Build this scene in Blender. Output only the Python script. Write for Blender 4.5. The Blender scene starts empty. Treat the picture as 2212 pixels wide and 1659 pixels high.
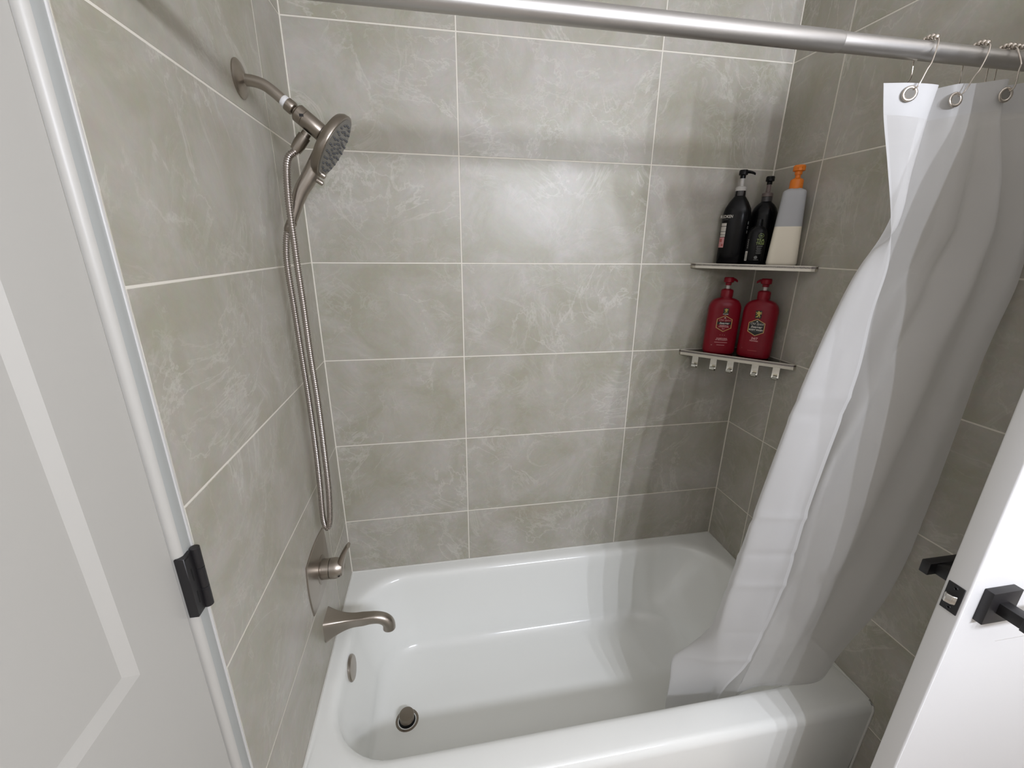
import bpy, bmesh, math, random
from mathutils import Vector, Matrix
random.seed(4)
S = bpy.context.scene
COL = S.collection
PI = math.pi

# ------------------------------------------------------------------ camera, world, light
cd = bpy.data.cameras.new('camera')
cam = bpy.data.objects.new('camera', cd); COL.objects.link(cam)
cam.location = (0.3678, -1.4126, 1.5993)
cam.rotation_euler = (math.radians(72.038), math.radians(-0.564), math.radians(-9.937))
cd.sensor_width = 36.0
cd.sensor_fit = 'HORIZONTAL'
cd.lens = 912.508 / 2212 * 36.0
cd.clip_start = 0.02
S.camera = cam
w = bpy.data.worlds.new('world'); S.world = w; w.use_nodes = True
w.node_tree.nodes['Background'].inputs[0].default_value = (0.9, 0.95, 1, 1)
w.node_tree.nodes['Background'].inputs[1].default_value = 0.05
S.view_settings.view_transform = 'Standard'
S.view_settings.look = 'None'
S.view_settings.gamma = 1.0
S.view_settings.use_curve_mapping = False
S.view_settings.exposure = 0.0
LAMP_W = 8.3      # watts for each of the four lamps
BULB_COL = (0.955, 1.0, 1.13)
BULB_POS = [(0.955, -2.30, 2.0), (1.15, -2.30, 2.0), (1.355, -2.30, 2.0), (1.56, -2.30, 2.0)]

# ------------------------------------------------------------------ materials
def mat(name, col, rough=0.5, metal=0.0, spec=0.5, **kw):
    m = bpy.data.materials.new(name); m.use_nodes = True
    b = m.node_tree.nodes['Principled BSDF']
    b.inputs['Base Color'].default_value = (*col, 1)
    b.inputs['Roughness'].default_value = rough
    b.inputs['Metallic'].default_value = metal
    b.inputs['Specular IOR Level'].default_value = spec
    for k, v in kw.items(): b.inputs[k.replace('_', ' ')].default_value = v
    return m
def nd(m, t, **kw):
    n = m.node_tree.nodes.new(t)
    for k, v in kw.items():
        if k in n.inputs: n.inputs[k].default_value = v
        else: setattr(n, k, v)
    return n
def lk(m, a, b): m.node_tree.links.new(a, b)
def mixc(m, fac, a, b, mode='MIX'):
    n = nd(m, 'ShaderNodeMix', data_type='RGBA', blend_type=mode)
    for s, v in ((n.inputs[0], fac), (n.inputs[6], a), (n.inputs[7], b)):
        if hasattr(v, 'links'): lk(m, v, s)
        else: s.default_value = v
    return n.outputs[2]
def ramp(m, fac, stops):
    n = nd(m, 'ShaderNodeValToRGB'); e = n.color_ramp.elements
    while len(e) < len(stops): e.new(0.5)
    for i, (p, c) in enumerate(stops): e[i].position = p; e[i].color = (c, c, c, 1) if not hasattr(c, '__len__') else (*c, 1)
    lk(m, fac, n.inputs[0]); return n.outputs[0]

def stone():
    m = mat('stone_tile', (0.3, 0.3, 0.27), 0.38)
    b = m.node_tree.nodes['Principled BSDF']
    tc = nd(m, 'ShaderNodeTexCoord'); oi = nd(m, 'ShaderNodeObjectInfo')
    comb = nd(m, 'ShaderNodeCombineXYZ')
    for i, k in enumerate((37.0, 71.0, 53.0)):
        mu = nd(m, 'ShaderNodeMath', operation='MULTIPLY'); lk(m, oi.outputs['Random'], mu.inputs[0]); mu.inputs[1].default_value = k
        lk(m, mu.outputs[0], comb.inputs[i])
    add = nd(m, 'ShaderNodeVectorMath', operation='ADD'); lk(m, tc.outputs['Object'], add.inputs[0]); lk(m, comb.outputs[0], add.inputs[1])
    P = add.outputs[0]
    def noise(scale, detail, rough=0.6, dist=0.0, src=P):
        n = nd(m, 'ShaderNodeTexNoise', Scale=scale, Detail=detail, Roughness=rough, Distortion=dist); lk(m, src, n.inputs['Vector']); return n
    def vein(scale, detail, width, dist, mscale, lo, hi):
        n = noise(scale, detail, 0.62, dist)
        s = nd(m, 'ShaderNodeMath', operation='SUBTRACT'); lk(m, n.outputs['Fac'], s.inputs[0]); s.inputs[1].default_value = 0.5
        a = nd(m, 'ShaderNodeMath', operation='ABSOLUTE'); lk(m, s.outputs[0], a.inputs[0])
        v = ramp(m, a.outputs[0], [(0.0, 1.0), (width, 0.0)])
        k = ramp(m, noise(mscale, 2).outputs['Fac'], [(lo, 0.0), (hi, 1.0)])
        mu = nd(m, 'ShaderNodeMath', operation='MULTIPLY'); lk(m, v, mu.inputs[0]); lk(m, k, mu.inputs[1]); return mu.outputs[0]
    mott = ramp(m, noise(5, 6, 0.65, 0.6).outputs['Fac'], [(0.36, 0.0), (0.66, 1.0)])
    col = mixc(m, mott, (0.356, 0.337, 0.262, 1), (0.456, 0.428, 0.382, 1))
    warm = ramp(m, noise(3.2, 3).outputs['Fac'], [(0.60, 0.0), (0.80, 1.0)])
    wf = nd(m, 'ShaderNodeMath', operation='MULTIPLY'); lk(m, warm, wf.inputs[0]); wf.inputs[1].default_value = 0.45
    col = mixc(m, wf.outputs[0], col, (0.39, 0.325, 0.245, 1))
    fine = noise(60, 5, 0.7)
    col = mixc(m, 0.10, col, fine.outputs['Color'], 'OVERLAY')
    v1 = vein(4.2, 7, 0.02, 1.1, 4.5, 0.45, 0.62)
    v2 = vein(11, 6, 0.03, 0.8, 6, 0.44, 0.64)
    v3 = vein(2.2, 8, 0.013, 1.8, 2.5, 0.45, 0.6)
    for v, f in ((v1, 0.42), (v2, 0.24), (v3, 0.5)):
        mu = nd(m, 'ShaderNodeMath', operation='MULTIPLY'); lk(m, v, mu.inputs[0]); mu.inputs[1].default_value = f
        col = mixc(m, mu.outputs[0], col, (0.60, 0.585, 0.52, 1))
    lk(m, col, b.inputs['Base Color'])
    bu = nd(m, 'ShaderNodeBump', Strength=0.06, Distance=0.002); lk(m, fine.outputs['Fac'], bu.inputs['Height']); lk(m, bu.outputs[0], b.inputs['Normal'])
    return m
M = {}
M['stone'] = stone()
M['grout'] = mat('grout', (0.74, 0.70, 0.61), 0.9)
M['caulk'] = mat('caulk', (0.68, 0.67, 0.62), 0.5)
M['paint'] = mat('wall_paint', (0.80, 0.76, 0.70), 0.7)
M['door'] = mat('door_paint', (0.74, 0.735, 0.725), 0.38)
M['door_dimmed'] = mat('door_paint_dimmed', (0.50, 0.485, 0.445), 0.4)  # white door paint, darkened so weaker light is put into the colour
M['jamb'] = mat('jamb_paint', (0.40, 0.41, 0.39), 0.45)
M['ceiling'] = mat('ceiling_paint', (0.84, 0.81, 0.77), 0.9)
M['enamel'] = mat('tub_enamel', (0.88, 0.885, 0.845), 0.14, 0, 0.5)
def brushed(name, col, rough, sc=(4, 4, 300)):
    m = mat(name, col, rough, 1.0); b = m.node_tree.nodes['Principled BSDF']
    tc = nd(m, 'ShaderNodeTexCoord'); mp = nd(m, 'ShaderNodeMapping'); mp.inputs['Scale'].default_value = sc
    n = nd(m, 'ShaderNodeTexNoise', Scale=6.0, Detail=3.0); lk(m, tc.outputs['Object'], mp.inputs[0]); lk(m, mp.outputs[0], n.inputs['Vector'])
    r = nd(m, 'ShaderNodeMapRange'); r.inputs['To Min'].default_value = rough - 0.06; r.inputs['To Max'].default_value = rough + 0.08
    lk(m, n.outputs['Fac'], r.inputs['Value']); lk(m, r.outputs[0], b.inputs['Roughness']); return m
M['nickel'] = brushed('brushed_nickel', (0.40, 0.36, 0.315), 0.32)
M['nickel_dark'] = brushed('brushed_nickel_darker', (0.30, 0.265, 0.225), 0.30)
M['hose'] = mat('steel_hose', (0.42, 0.38, 0.35), 0.22, 1.0)
M['rod'] = brushed('rod_metal', (0.52, 0.505, 0.485), 0.40, (300, 4, 4))
M['steel'] = brushed('shelf_steel', (0.62, 0.59, 0.52), 0.42)
M['steel_dark'] = mat('shelf_top_steel', (0.22, 0.20, 0.19), 0.25, 1.0)
M['chrome'] = mat('chrome', (0.75, 0.73, 0.70), 0.15, 1.0)
M['trim_metal'] = mat('satin_trim', (0.80, 0.79, 0.77), 0.35, 0.4)
M['hook_steel'] = mat('polished_hook_steel', (0.66, 0.64, 0.58), 0.16, 1.0)
M['wire'] = mat('wire_steel', (0.55, 0.50, 0.44), 0.25, 1.0)
M['black_metal'] = mat('matte_black_metal', (0.012, 0.011, 0.012), 0.42)
M['rubber'] = mat('grey_rubber', (0.06, 0.06, 0.06), 0.6)
M['dark_hole'] = mat('dark_recess', (0.004, 0.004, 0.004), 0.7)
M['shower_face'] = mat('shower_face', (0.20, 0.19, 0.17), 0.35, 0.6)
M['tape'] = mat('thread_tape', (0.85, 0.85, 0.85), 0.6)
M['black_plastic'] = mat('black_plastic', (0.004, 0.004, 0.0045), 0.22, 0, 0.22)
M['smoke_plastic'] = mat('smoke_plastic', (0.06, 0.055, 0.055), 0.3)
M['white_plastic'] = mat('white_plastic', (0.55, 0.53, 0.50), 0.4)
M['brown_plastic'] = mat('brown_plastic', (0.17, 0.13, 0.12), 0.4)
M['orange'] = mat('orange_plastic', (0.78, 0.20, 0.012), 0.38)
M['red'] = mat('red_plastic', (0.20, 0.003, 0.012), 0.3, 0, 0.3)
M['milk'] = mat('milky_plastic', (0.45, 0.455, 0.47), 0.4)
M['lotion'] = mat('white_lotion', (0.90, 0.83, 0.69), 0.5)
M['ink_white'] = mat('print_white', (0.62, 0.58, 0.52), 0.5)
M['ink_pink'] = mat('print_pink', (0.62, 0.30, 0.30), 0.5)
M['ink_grey'] = mat('print_grey', (0.16, 0.16, 0.15), 0.5)
M['ink_green'] = mat('print_green', (0.20, 0.26, 0.08), 0.5)
M['ink_red'] = mat('print_red_block', (0.42, 0.09, 0.08), 0.5)
M['ink_black'] = mat('print_black', (0.006, 0.005, 0.006), 0.4)
M['ink_gold'] = mat('print_gold', (0.52, 0.33, 0.12), 0.4)
M['ink_lion'] = mat('print_lion_gold', (0.48, 0.38, 0.09), 0.4)
M['floor'] = mat('floor_vinyl', (0.50, 0.445, 0.38), 0.45)

def cloth(name, tr, transp, col):
    m = bpy.data.materials.new(name); m.use_nodes = True; nt = m.node_tree
    out = nt.nodes['Material Output']; nt.nodes.remove(nt.nodes['Principled BSDF'])
    d = nd(m, 'ShaderNodeBsdfDiffuse'); d.inputs[0].default_value = (*col, 1)
    t = nd(m, 'ShaderNodeBsdfTranslucent'); t.inputs[0].default_value = (*col, 1)
    p = nd(m, 'ShaderNodeBsdfTransparent')
    g = nd(m, 'ShaderNodeBsdfGlossy', Roughness=0.5)
    m1 = nd(m, 'ShaderNodeMixShader'); m1.inputs[0].default_value = tr; lk(m, d.outputs[0], m1.inputs[1]); lk(m, t.outputs[0], m1.inputs[2])
    mg = nd(m, 'ShaderNodeMixShader'); mg.inputs[0].default_value = 0.03; lk(m, m1.outputs[0], mg.inputs[1]); lk(m, g.outputs[0], mg.inputs[2])
    m2 = nd(m, 'ShaderNodeMixShader'); m2.inputs[0].default_value = transp; lk(m, mg.outputs[0], m2.inputs[1]); lk(m, p.outputs[0], m2.inputs[2])
    tc = nd(m, 'ShaderNodeTexCoord'); n = nd(m, 'ShaderNodeTexNoise', Scale=900.0, Detail=1.0); lk(m, tc.outputs['Object'], n.inputs['Vector'])
    bu = nd(m, 'ShaderNodeBump', Strength=0.05, Distance=0.001); lk(m, n.outputs['Fac'], bu.inputs['Height']); lk(m, bu.outputs[0], d.inputs['Normal'])
    lk(m, m2.outputs[0], out.inputs[0]); return m
M['cloth'] = cloth('sheer_curtain_cloth', 0.42, 0.23, (0.745, 0.735, 0.72))
M['cloth_thick'] = cloth('double_curtain_cloth', 0.34, 0.03, (0.61, 0.605, 0.595))
M['cloth_hem'] = cloth('hem_curtain_cloth', 0.40, 0.12, (0.73, 0.725, 0.715))
mb = bpy.data.materials.new('bulb_glow'); mb.use_nodes = True
_b = mb.node_tree.nodes['Principled BSDF']; _b.inputs['Base Color'].default_value = (0.9, 0.9, 0.9, 1)
_b.inputs['Emission Color'].default_value = (*BULB_COL, 1); _b.inputs['Emission Strength'].default_value = 12.0
M['bulb'] = mb

# ------------------------------------------------------------------ helpers
def link(name, verts, faces, m, parent=None, smooth=False, bevel=0.0, seg=2, angle=None):
    me = bpy.data.meshes.new(name); me.from_pydata([tuple(v) for v in verts], [], faces); me.update()
    bm = bmesh.new(); bm.from_mesh(me); bmesh.ops.recalc_face_normals(bm, faces=bm.faces)
    if bevel: bmesh.ops.bevel(bm, geom=list(bm.edges), offset=bevel, segments=seg, affect='EDGES', profile=0.5)
    bm.to_mesh(me); bm.free()
    o = bpy.data.objects.new(name, me); COL.objects.link(o)
    me.materials.append(M[m] if isinstance(m, str) else m)
    if smooth:
        for p in me.polygons: p.use_smooth = True
        if angle: me.set_sharp_from_angle(angle=math.radians(angle))
    if parent: o.parent = parent
    return o
def box(name, lo, hi, m, parent=None, bevel=0.0, seg=2, smooth=False):
    x0, y0, z0 = lo; x1, y1, z1 = hi
    v = [(x, y, z) for x in (x0, x1) for y in (y0, y1) for z in (z0, z1)]
    f = [(0, 1, 3, 2), (4, 6, 7, 5), (0, 4, 5, 1), (2, 3, 7, 6), (0, 2, 6, 4), (1, 5, 7, 3)]
    return link(name, v, f, m, parent, smooth or bool(bevel), bevel, seg, 40 if bevel else None)
def loft(name, rings, m, parent=None, cap=True, smooth=True, closed=True, angle=35, capstart=None):
    n = len(rings[0]); v = [p for r in rings for p in r]; f = []
    for i in range(len(rings) - 1):
        for j in range(n if closed else n - 1):
            a = i * n + j; b = i * n + (j + 1) % n
            f.append((a, b, b + n, a + n))
    if cap:
        if capstart is not False: f.append(tuple(range(n))[::-1])
        f.append(tuple((len(rings) - 1) * n + j for j in range(n)))
    return link(name, v, f, m, parent, smooth, angle=angle)
def frame_of(t, ref=Vector((0, 1, 0))):
    t = Vector(t).normalized()
    if abs(t.dot(ref)) > 0.97: ref = Vector((0, 0, 1))
    a = t.cross(ref).normalized(); b = a.cross(t).normalized()
    return a, b
def tube(name, pts, rad, m, parent=None, seg=16, cap=True, angle=35, ref=Vector((0, 1, 0)), squash=1.0):
    pts = [Vector(p) for p in pts]; rings = []
    for i, p in enumerate(pts):
        t = pts[min(i + 1, len(pts) - 1)] - pts[max(i - 1, 0)]
        if t.length < 1e-9: t = Vector((0, 0, 1))
        a, b = frame_of(t, ref); r = rad[i] if hasattr(rad, '__len__') else rad
        rings.append([p + a * math.cos(k * 2 * PI / seg) * r + b * math.sin(k * 2 * PI / seg) * r * squash for k in range(seg)])
    return loft(name, rings, m, parent, cap, True, True, angle)
def revolve(name, c, axis, prof, m, parent=None, seg=32, angle=35):
    """prof: list of (distance along axis, radius)"""
    c = Vector(c); ax = Vector(axis).normalized(); a, b = frame_of(ax)
    rings = [[c + ax * d + (a * math.cos(k * 2 * PI / seg) + b * math.sin(k * 2 * PI / seg)) * max(r, 1e-4) for k in range(seg)] for d, r in prof]
    return loft(name, rings, m, parent, True, True, True, angle)
def cr(pts, n):
    """Catmull-Rom through pts, n samples"""
    P = [Vector(p) for p in pts]; d = [0.0]
    for i in range(1, len(P)): d.append(d[-1] + max((P[i] - P[i - 1]).length, 1e-6))
    out = []
    for k in range(n):
        s = d[-1] * k / (n - 1); i = 0
        while i < len(P) - 2 and s > d[i + 1]: i += 1
        t = (s - d[i]) / (d[i + 1] - d[i])
        p1, p2 = P[i], P[i + 1]
        h = d[i + 1] - d[i]
        m1 = (P[i + 1] - P[i - 1]) / (d[i + 1] - d[i - 1]) * h if i > 0 else p2 - p1
        m2 = (P[i + 2] - P[i]) / (d[i + 2] - d[i]) * h if i + 2 < len(P) else p2 - p1
        out.append(p1 * (2*t**3 - 3*t**2 + 1) + m1 * (t**3 - 2*t**2 + t) + p2 * (-2*t**3 + 3*t**2) + m2 * (t**3 - t**2))
    return out
def empty(name, loc=(0, 0, 0), rz=0.0):
    o = bpy.data.objects.new(name, None); COL.objects.link(o); o.location = loc; o.rotation_euler = (0, 0, rz)
    o.empty_display_size = 0.05; return o
def tag(o, label, cat, group=None, kind=None):
    o['label'] = label
    if cat: o['category'] = cat
    if group: o['group'] = group
    if kind: o['kind'] = kind
    return o
def struct(o, label, cat): return tag(o, label, cat, None, 'structure')
def copy_tree(o, parent=None):
    c = o.copy(); COL.objects.link(c); c.parent = parent
    for ch in list(o.children): copy_tree(ch, c)
    return c
def text_mesh(body, size, shear=0.0, bold=0.0, align='CENTER'):
    cu = bpy.data.curves.new('t', 'FONT'); cu.body = body; cu.size = size; cu.shear = shear; cu.offset = bold
    cu.align_x = align; cu.align_y = 'CENTER'; cu.resolution_u = 2
    o = bpy.data.objects.new('t', cu); COL.objects.link(o)
    dg = bpy.context.evaluated_depsgraph_get(); me = o.evaluated_get(dg).to_mesh()
    v = [tuple(p.co) for p in me.vertices]; f = [tuple(p.vertices) for p in me.polygons]
    o.evaluated_get(dg).to_mesh_clear(); bpy.data.objects.remove(o); bpy.data.curves.remove(cu)
    return v, f

# ------------------------------------------------------------------ room shell
W = 1.517; TRIM = 0.826; RW = 0.835; H = 2.44; XR = 2.05; YF = -2.42
RIM = 0.40; TUBY = -0.762
ROWS = [0.6257 + k * 0.3075 for k in range(-3, 7)]
def zrows(z0):
    z = [z0] + [r for r in ROWS if z0 + 0.02 < r < H - 0.01] + [H]
    return list(zip(z[:-1], z[1:]))
G = 0.0018      # half a joint
def tile(parent, axis, sgn, pos, a0, a1, z0, z1):
    """a tile standing 8 mm thick, its face at pos, seen from sgn"""
    t = 0.0085
    lo = [0, 0, z0 + G]; hi = [0, 0, z1 - G]
    lo[1 - axis] = a0 + G; hi[1 - axis] = a1 - G
    lo[axis], hi[axis] = (pos - t, pos) if sgn > 0 else (pos, pos + t)
    return box('tile', lo, hi, 'stone', parent, 0.0006, 1)
wb = struct(box('wall_back', (-0.1, 0.0006, 0), (W + 0.12, 0.12, H), 'grout'), 'grey stone-look tiled back wall above the bathtub', 'wall')
for a, b in ((0.0, 0.4523), (0.4523, 1.0688), (1.0688, W)):
    for z0, z1 in zrows(RIM): tile(wb, 1, -1, 0.0, a, b, z0, z1)
wl = struct(box('wall_left', (-0.12, -TRIM, 0), (-0.0006, 0.0006, H), 'grout'), 'grey tiled side wall carrying the shower fittings', 'wall')
for a, b in ((-0.2011, 0.0), (-TRIM + 0.004, -0.2011)):
    for z0, z1 in zrows(0.0107): tile(wl, 0, 1, 0.0, a, b, z0, z1)
wr = struct(box('wall_right', (W + 0.0006, -RW, 0), (W + 0.12, 0.0012, H), 'grout'), 'shaded tiled side wall behind the curtain and corner shelves', 'wall')
for a, b in ((-0.1923, 0.0), (-RW + 0.001, -0.1923)):
    for z0, z1 in zrows(0.0107): tile(wr, 0, -1, W, a, b, z0, z1)
struct(box('wall_return', (W + 0.12, -RW, 0), (XR + 0.1, -RW + 0.1, H), 'paint'), 'painted wall piece behind the open door', 'wall')
struct(box('wall_far_right', (XR, YF, 0), (XR + 0.1, -RW, H), 'paint'), 'painted wall beyond the open door', 'wall')
struct(box('wall_front', (-0.1, YF - 0.1, 0), (XR + 0.1, YF, H), 'paint'), 'painted wall opposite the bathtub', 'wall')
struct(box('floor', (-0.12, YF - 0.1, -0.05), (XR + 0.1, 0.12, 0.0), 'floor'), 'brown vinyl bathroom floor in front of the bathtub', 'floor')
struct(box('ceiling', (-0.12, YF - 0.1, H), (XR + 0.1, 0.12, H + 0.05), 'ceiling'), 'white bathroom ceiling above the tiled walls', 'ceiling')
DY0, DY1 = -0.8590, -1.61
lw2 = []
struct(box('wall_left_front', (-0.12, YF, 0), (-0.001, DY1 - 0.02, H), 'paint'), 'painted left wall past the closed white door', 'wall')
struct(box('wall_left_over_door', (-0.12, DY1 - 0.02, 2.06), (-0.001, -TRIM - 0.006, H), 'paint'), 'painted wall above the closed white door', 'wall')
# metal tile edge and jamb
struct(box('trim_1', (-0.004, -TRIM - 0.0035, 0.0), (0.0022, -TRIM + 0.001, H), 'trim_metal', bevel=0.0008), 'thin bright metal edge strip ending the left tiles', 'tile trim')
struct(box('trim_2', (-0.05, -0.8490, 0.0), (0.0008, -TRIM - 0.0035, 2.06), 'jamb', bevel=0.0006), 'grey door jamb strip beside the metal tile edge', 'door jamb')
bn = [(-0.05, -0.8492), (0.0010, -0.8492), (0.0007, -0.8506), (-0.0004, -0.8527), (-0.0022, -0.8548), (-0.0046, -0.8564), (-0.0085, -0.8572), (-0.05, -0.8572)]
nb = len(bn)
struct(link('trim_9', [(x, y, 0.0) for x, y in bn] + [(x, y, 2.06) for x, y in bn], [tuple(range(nb))[::-1], tuple(range(nb, 2 * nb))] + [(i, (i + 1) % nb, (i + 1) % nb + nb, i + nb) for i in range(nb)], 'door_dimmed', None, True, angle=40), 'white rounded edge strip between grey jamb and closed door', 'door jamb')
struct(box('trim_3', (W - 0.0005, -RW - 0.004, 0.0), (W + 0.012, -RW + 0.001, H), 'chrome', bevel=0.0008), 'metal edge strip ending the right tiles', 'tile trim')
# caulk seams round the bathtub
struct(tube('trim_4', [(0.0, -0.0015, RIM), (W, -0.0015, RIM)], 0.003, 'caulk', seg=8), 'white caulk seam between back tiles and bathtub rim', 'caulk line')
struct(tube('trim_5', [(0.0015, 0.0, RIM), (0.0015, TUBY + 0.01, RIM)], 0.003, 'caulk', seg=8), 'white caulk seam between left tiles and bathtub rim', 'caulk line')
struct(tube('trim_6', [(W - 0.0015, 0.0, RIM), (W - 0.0015, TUBY + 0.016, RIM), (W - 0.0015, TUBY + 0.004, RIM - 0.006), (W - 0.0015, TUBY - 0.0005, RIM - 0.02), (W - 0.0015, TUBY + 0.004, 0.0)], 0.003, 'caulk', seg=8), 'white caulk seam between right tiles and bathtub', 'caulk line')
struct(tube('trim_7', [(0.0008, -0.0008, RIM), (0.0008, -0.0008, H)], 0.0024, 'grout', seg=8), 'pale grout line in the left inner corner', 'grout line')
struct(tube('trim_8', [(W - 0.0008, -0.0008, RIM), (W - 0.0008, -0.0008, H)], 0.0024, 'grout', seg=8), 'pale grout line in the right inner corner', 'grout line')

# ------------------------------------------------------------------ doors (leaf runs along local +x, front face at local y=0, back at y=T)
def door_leaf(name, Wd, Hd, T, z0, holes, paint='door'):
    """stiles and rails as one frame mesh with sloped sticking, flat recessed panels as parts"""
    root = empty(name)
    dep, sl = 0.008, 0.014
    xs = sorted({0.0, Wd} | {h[0] for h in holes} | {h[1] for h in holes}); zs = sorted({z0, Hd} | {h[2] for h in holes} | {h[3] for h in holes})
    v, f = [], []
    def quad(a, b, c, d): n = len(v); v.extend((a, b, c, d)); f.append((n, n + 1, n + 2, n + 3))
    inhole = lambda x, z: any(h[0] < x < h[1] and h[2] < z < h[3] for h in holes)
    r = 0.0035
    for side, y in ((0, 0.0), (1, T)):
        s = 1 if side == 0 else -1
        for i in range(len(xs) - 1):
            for j in range(len(zs) - 1):
                if inhole((xs[i] + xs[i+1]) / 2, (zs[j] + zs[j+1]) / 2): continue
                xa = xs[i] + (r if i == 0 else 0); xb = xs[i+1] - (r if i == len(xs) - 2 else 0)
                quad((xa, y, zs[j]), (xb, y, zs[j]), (xb, y, zs[j+1]), (xa, y, zs[j+1]))
        for a, b, c, d in holes:
            yi = y + s * dep
            o = [(a, y, c), (b, y, c), (b, y, d), (a, y, d)]; n_ = [(a + sl, yi, c + sl), (b - sl, yi, c + sl), (b - sl, yi, d - sl), (a + sl, yi, d - sl)]
            for k in range(4): quad(o[k], o[(k+1) % 4], n_[(k+1) % 4], n_[k])
    for xe, sg in ((0.0, 1), (Wd, -1)):   # rounded long edges
        prof = [(xe + sg * r * (1 - math.sin(t)), r * (1 - math.cos(t))) for t in [k * PI / 8 for k in range(5)]]
        prof = prof + [(x, T - y) for x, y in prof[::-1]]
        for k in range(len(prof) - 1): quad((*prof[k], z0), (*prof[k+1], z0), (*prof[k+1], Hd), (*prof[k], Hd))
    quad((r, 0, z0), (Wd - r, 0, z0), (Wd - r, T, z0), (r, T, z0)); quad((r, 0, Hd), (Wd - r, 0, Hd), (Wd - r, T, Hd), (r, T, Hd))
    o = link('door_frame', v, f, paint, root)
    bm = bmesh.new(); bm.from_mesh(o.data); bmesh.ops.remove_doubles(bm, verts=bm.verts, dist=1e-5); bmesh.ops.recalc_face_normals(bm, faces=bm.faces); bm.to_mesh(o.data); bm.free()
    for p in o.data.polygons: p.use_smooth = True
    o.data.set_sharp_from_angle(angle=math.radians(24))
    for a, b, c, d in holes: box('door_panel', (a + sl - 0.001, dep, c + sl - 0.001), (b - sl + 0.001, T - dep, d - sl + 0.001), paint, root)
    return root
HOLES = lambda Wd: [(0.113, Wd - 0.113, 1.10, 1.90), (0.113, Wd - 0.113, 0.24, 0.904)]
d1 = door_leaf('door_1', 0.75, 2.04, 0.035, 0.012, [(0.113, 0.648, 1.10, 1.90), (0.113, 0.648, 0.24, 0.904)], 'door_dimmed')
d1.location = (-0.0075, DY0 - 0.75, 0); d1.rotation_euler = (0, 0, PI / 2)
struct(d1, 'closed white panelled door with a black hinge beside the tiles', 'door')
# local frame of door_1: x -> -y world, y -> -x world... hinge parts are given in that frame
hz = 1.131
hg = box('hinge', (0.7495, -0.0135, hz - 0.051), (0.770, -0.0005, hz + 0.051), 'black_metal', d1, 0.0008, 1)
for dz in (0.017, -0.022): box('hinge_slot', (0.7580, -0.0138, hz + dz - 0.0105), (0.7600, -0.0130, hz + dz + 0.0105), 'dark_hole', hg)
box('hinge_slot', (0.7505, -0.0138, hz + 0.0468), (0.7600, -0.0130, hz + 0.0488), 'dark_hole', hg)
for k in range(3):
    z0 = hz - 0.052 + k * 0.0349; revolve('knuckle', (0.7745, -0.0150, z0), (0, 0, 1), [(0, 0.0055), (0.0008, 0.0066), (0.0336, 0.0066), (0.0344, 0.0055)], 'black_metal', hg, 16)

XE, YE, TD = 1.26, -0.973, 0.037
d2 = door_leaf('door_2', 0.76, 2.04, TD, 0.012, HOLES(0.76))
d2.location = (XE, YE, 0)
struct(d2, 'open white door with black square handle at the right', 'door')
LZ = 1.006
lp = box('latch_plate', (-0.0016, 0.0055, LZ - 0.0285), (0.002, 0.0315, LZ + 0.0285), 'black_metal', d2, 0.0006, 1)
bolt = [(-0.0018, 0.010), (-0.0018, 0.028), (-0.010, 0.0265), (-0.0125, 0.0225), (-0.0095, 0.0135), (-0.0045, 0.010)]
n = len(bolt)
link('latch_bolt', [(x, y, LZ - 0.0085) for x, y in bolt] + [(x, y, LZ + 0.0085) for x, y in bolt], [tuple(range(n))[::-1], tuple(range(n, 2 * n))] + [(i, (i+1) % n, (i+1) % n + n, i + n) for i in range(n)], 'chrome', lp, True, 0.0012, 2, 50)
for s in (-1, 1): revolve('screw', (-0.0014, 0.0185, LZ + s * 0.0205), (-1, 0, 0), [(0, 0.0042), (0.0008, 0.0038), (0.0010, 0.002), (0.0002, 0.0015)], 'black_metal', lp, 12)
def handle(s):
    """s=-1 near side (towards -y), s=+1 far side"""
    y0 = 0.0 if s < 0 else TD
    yy = lambda a, b: (min(y0 + s * a, y0 + s * b), max(y0 + s * a, y0 + s * b))
    a, b = yy(0.0, 0.014)
    ro = box('handle_rosette', (0.030, a, LZ - 0.034), (0.095, b, LZ + 0.034), 'black_metal', d2, 0.0012, 2)
    a, b = yy(0.012, 0.060); box('handle_neck', (0.051, a, LZ - 0.011), (0.073, b, LZ + 0.011), 'black_metal', ro, 0.0012, 2)
    a, b = yy(0.046, 0.062); box('handle_lever', (0.034 if s > 0 else 0.050, a, LZ - 0.0135), (0.17, b, LZ + 0.0135), 'black_metal', ro, 0.0015, 2)
handle(-1); handle(1)

# ------------------------------------------------------------------ bathtub
def ring(x0, x1, y0, y1, r, z, k=10, m=14, rl=None):
    """rounded rectangle, corner radius r (left corners rl)"""
    rl = r if rl is None else rl
    cs = [(x1 - r, y1 - r, r, 0), (x0 + rl, y1 - rl, rl, PI / 2), (x0 + rl, y0 + rl, rl, PI), (x1 - r, y0 + r, r, 1.5 * PI)]
    pts = []
    for i, (cx, cy, rr, a0) in enumerate(cs):
        arc = [(cx + rr * math.cos(a0 + PI / 2 * t / k), cy + rr * math.sin(a0 + PI / 2 * t / k)) for t in range(k + 1)]
        pts += arc
        nx, ny, nr, na = cs[(i + 1) % 4]
        q = (nx + nr * math.cos(na), ny + nr * math.sin(na)); p = arc[-1]
        pts += [(p[0] + (q[0] - p[0]) * t / (m + 1), p[1] + (q[1] - p[1]) * t / (m + 1)) for t in range(1, m + 1)]
    return [Vector((x, y, z)) for x, y in pts]
TX0, TX1, TY1 = 0.0015, W - 0.0015, -0.0015
rings = [ring(TX0, TX1, TUBY + 0.010, TY1, 0.002, 0.001), ring(TX0, TX1, TUBY + 0.004, TY1, 0.002, 0.20), ring(TX0, TX1, TUBY, TY1, 0.002, RIM - 0.028)]
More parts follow.
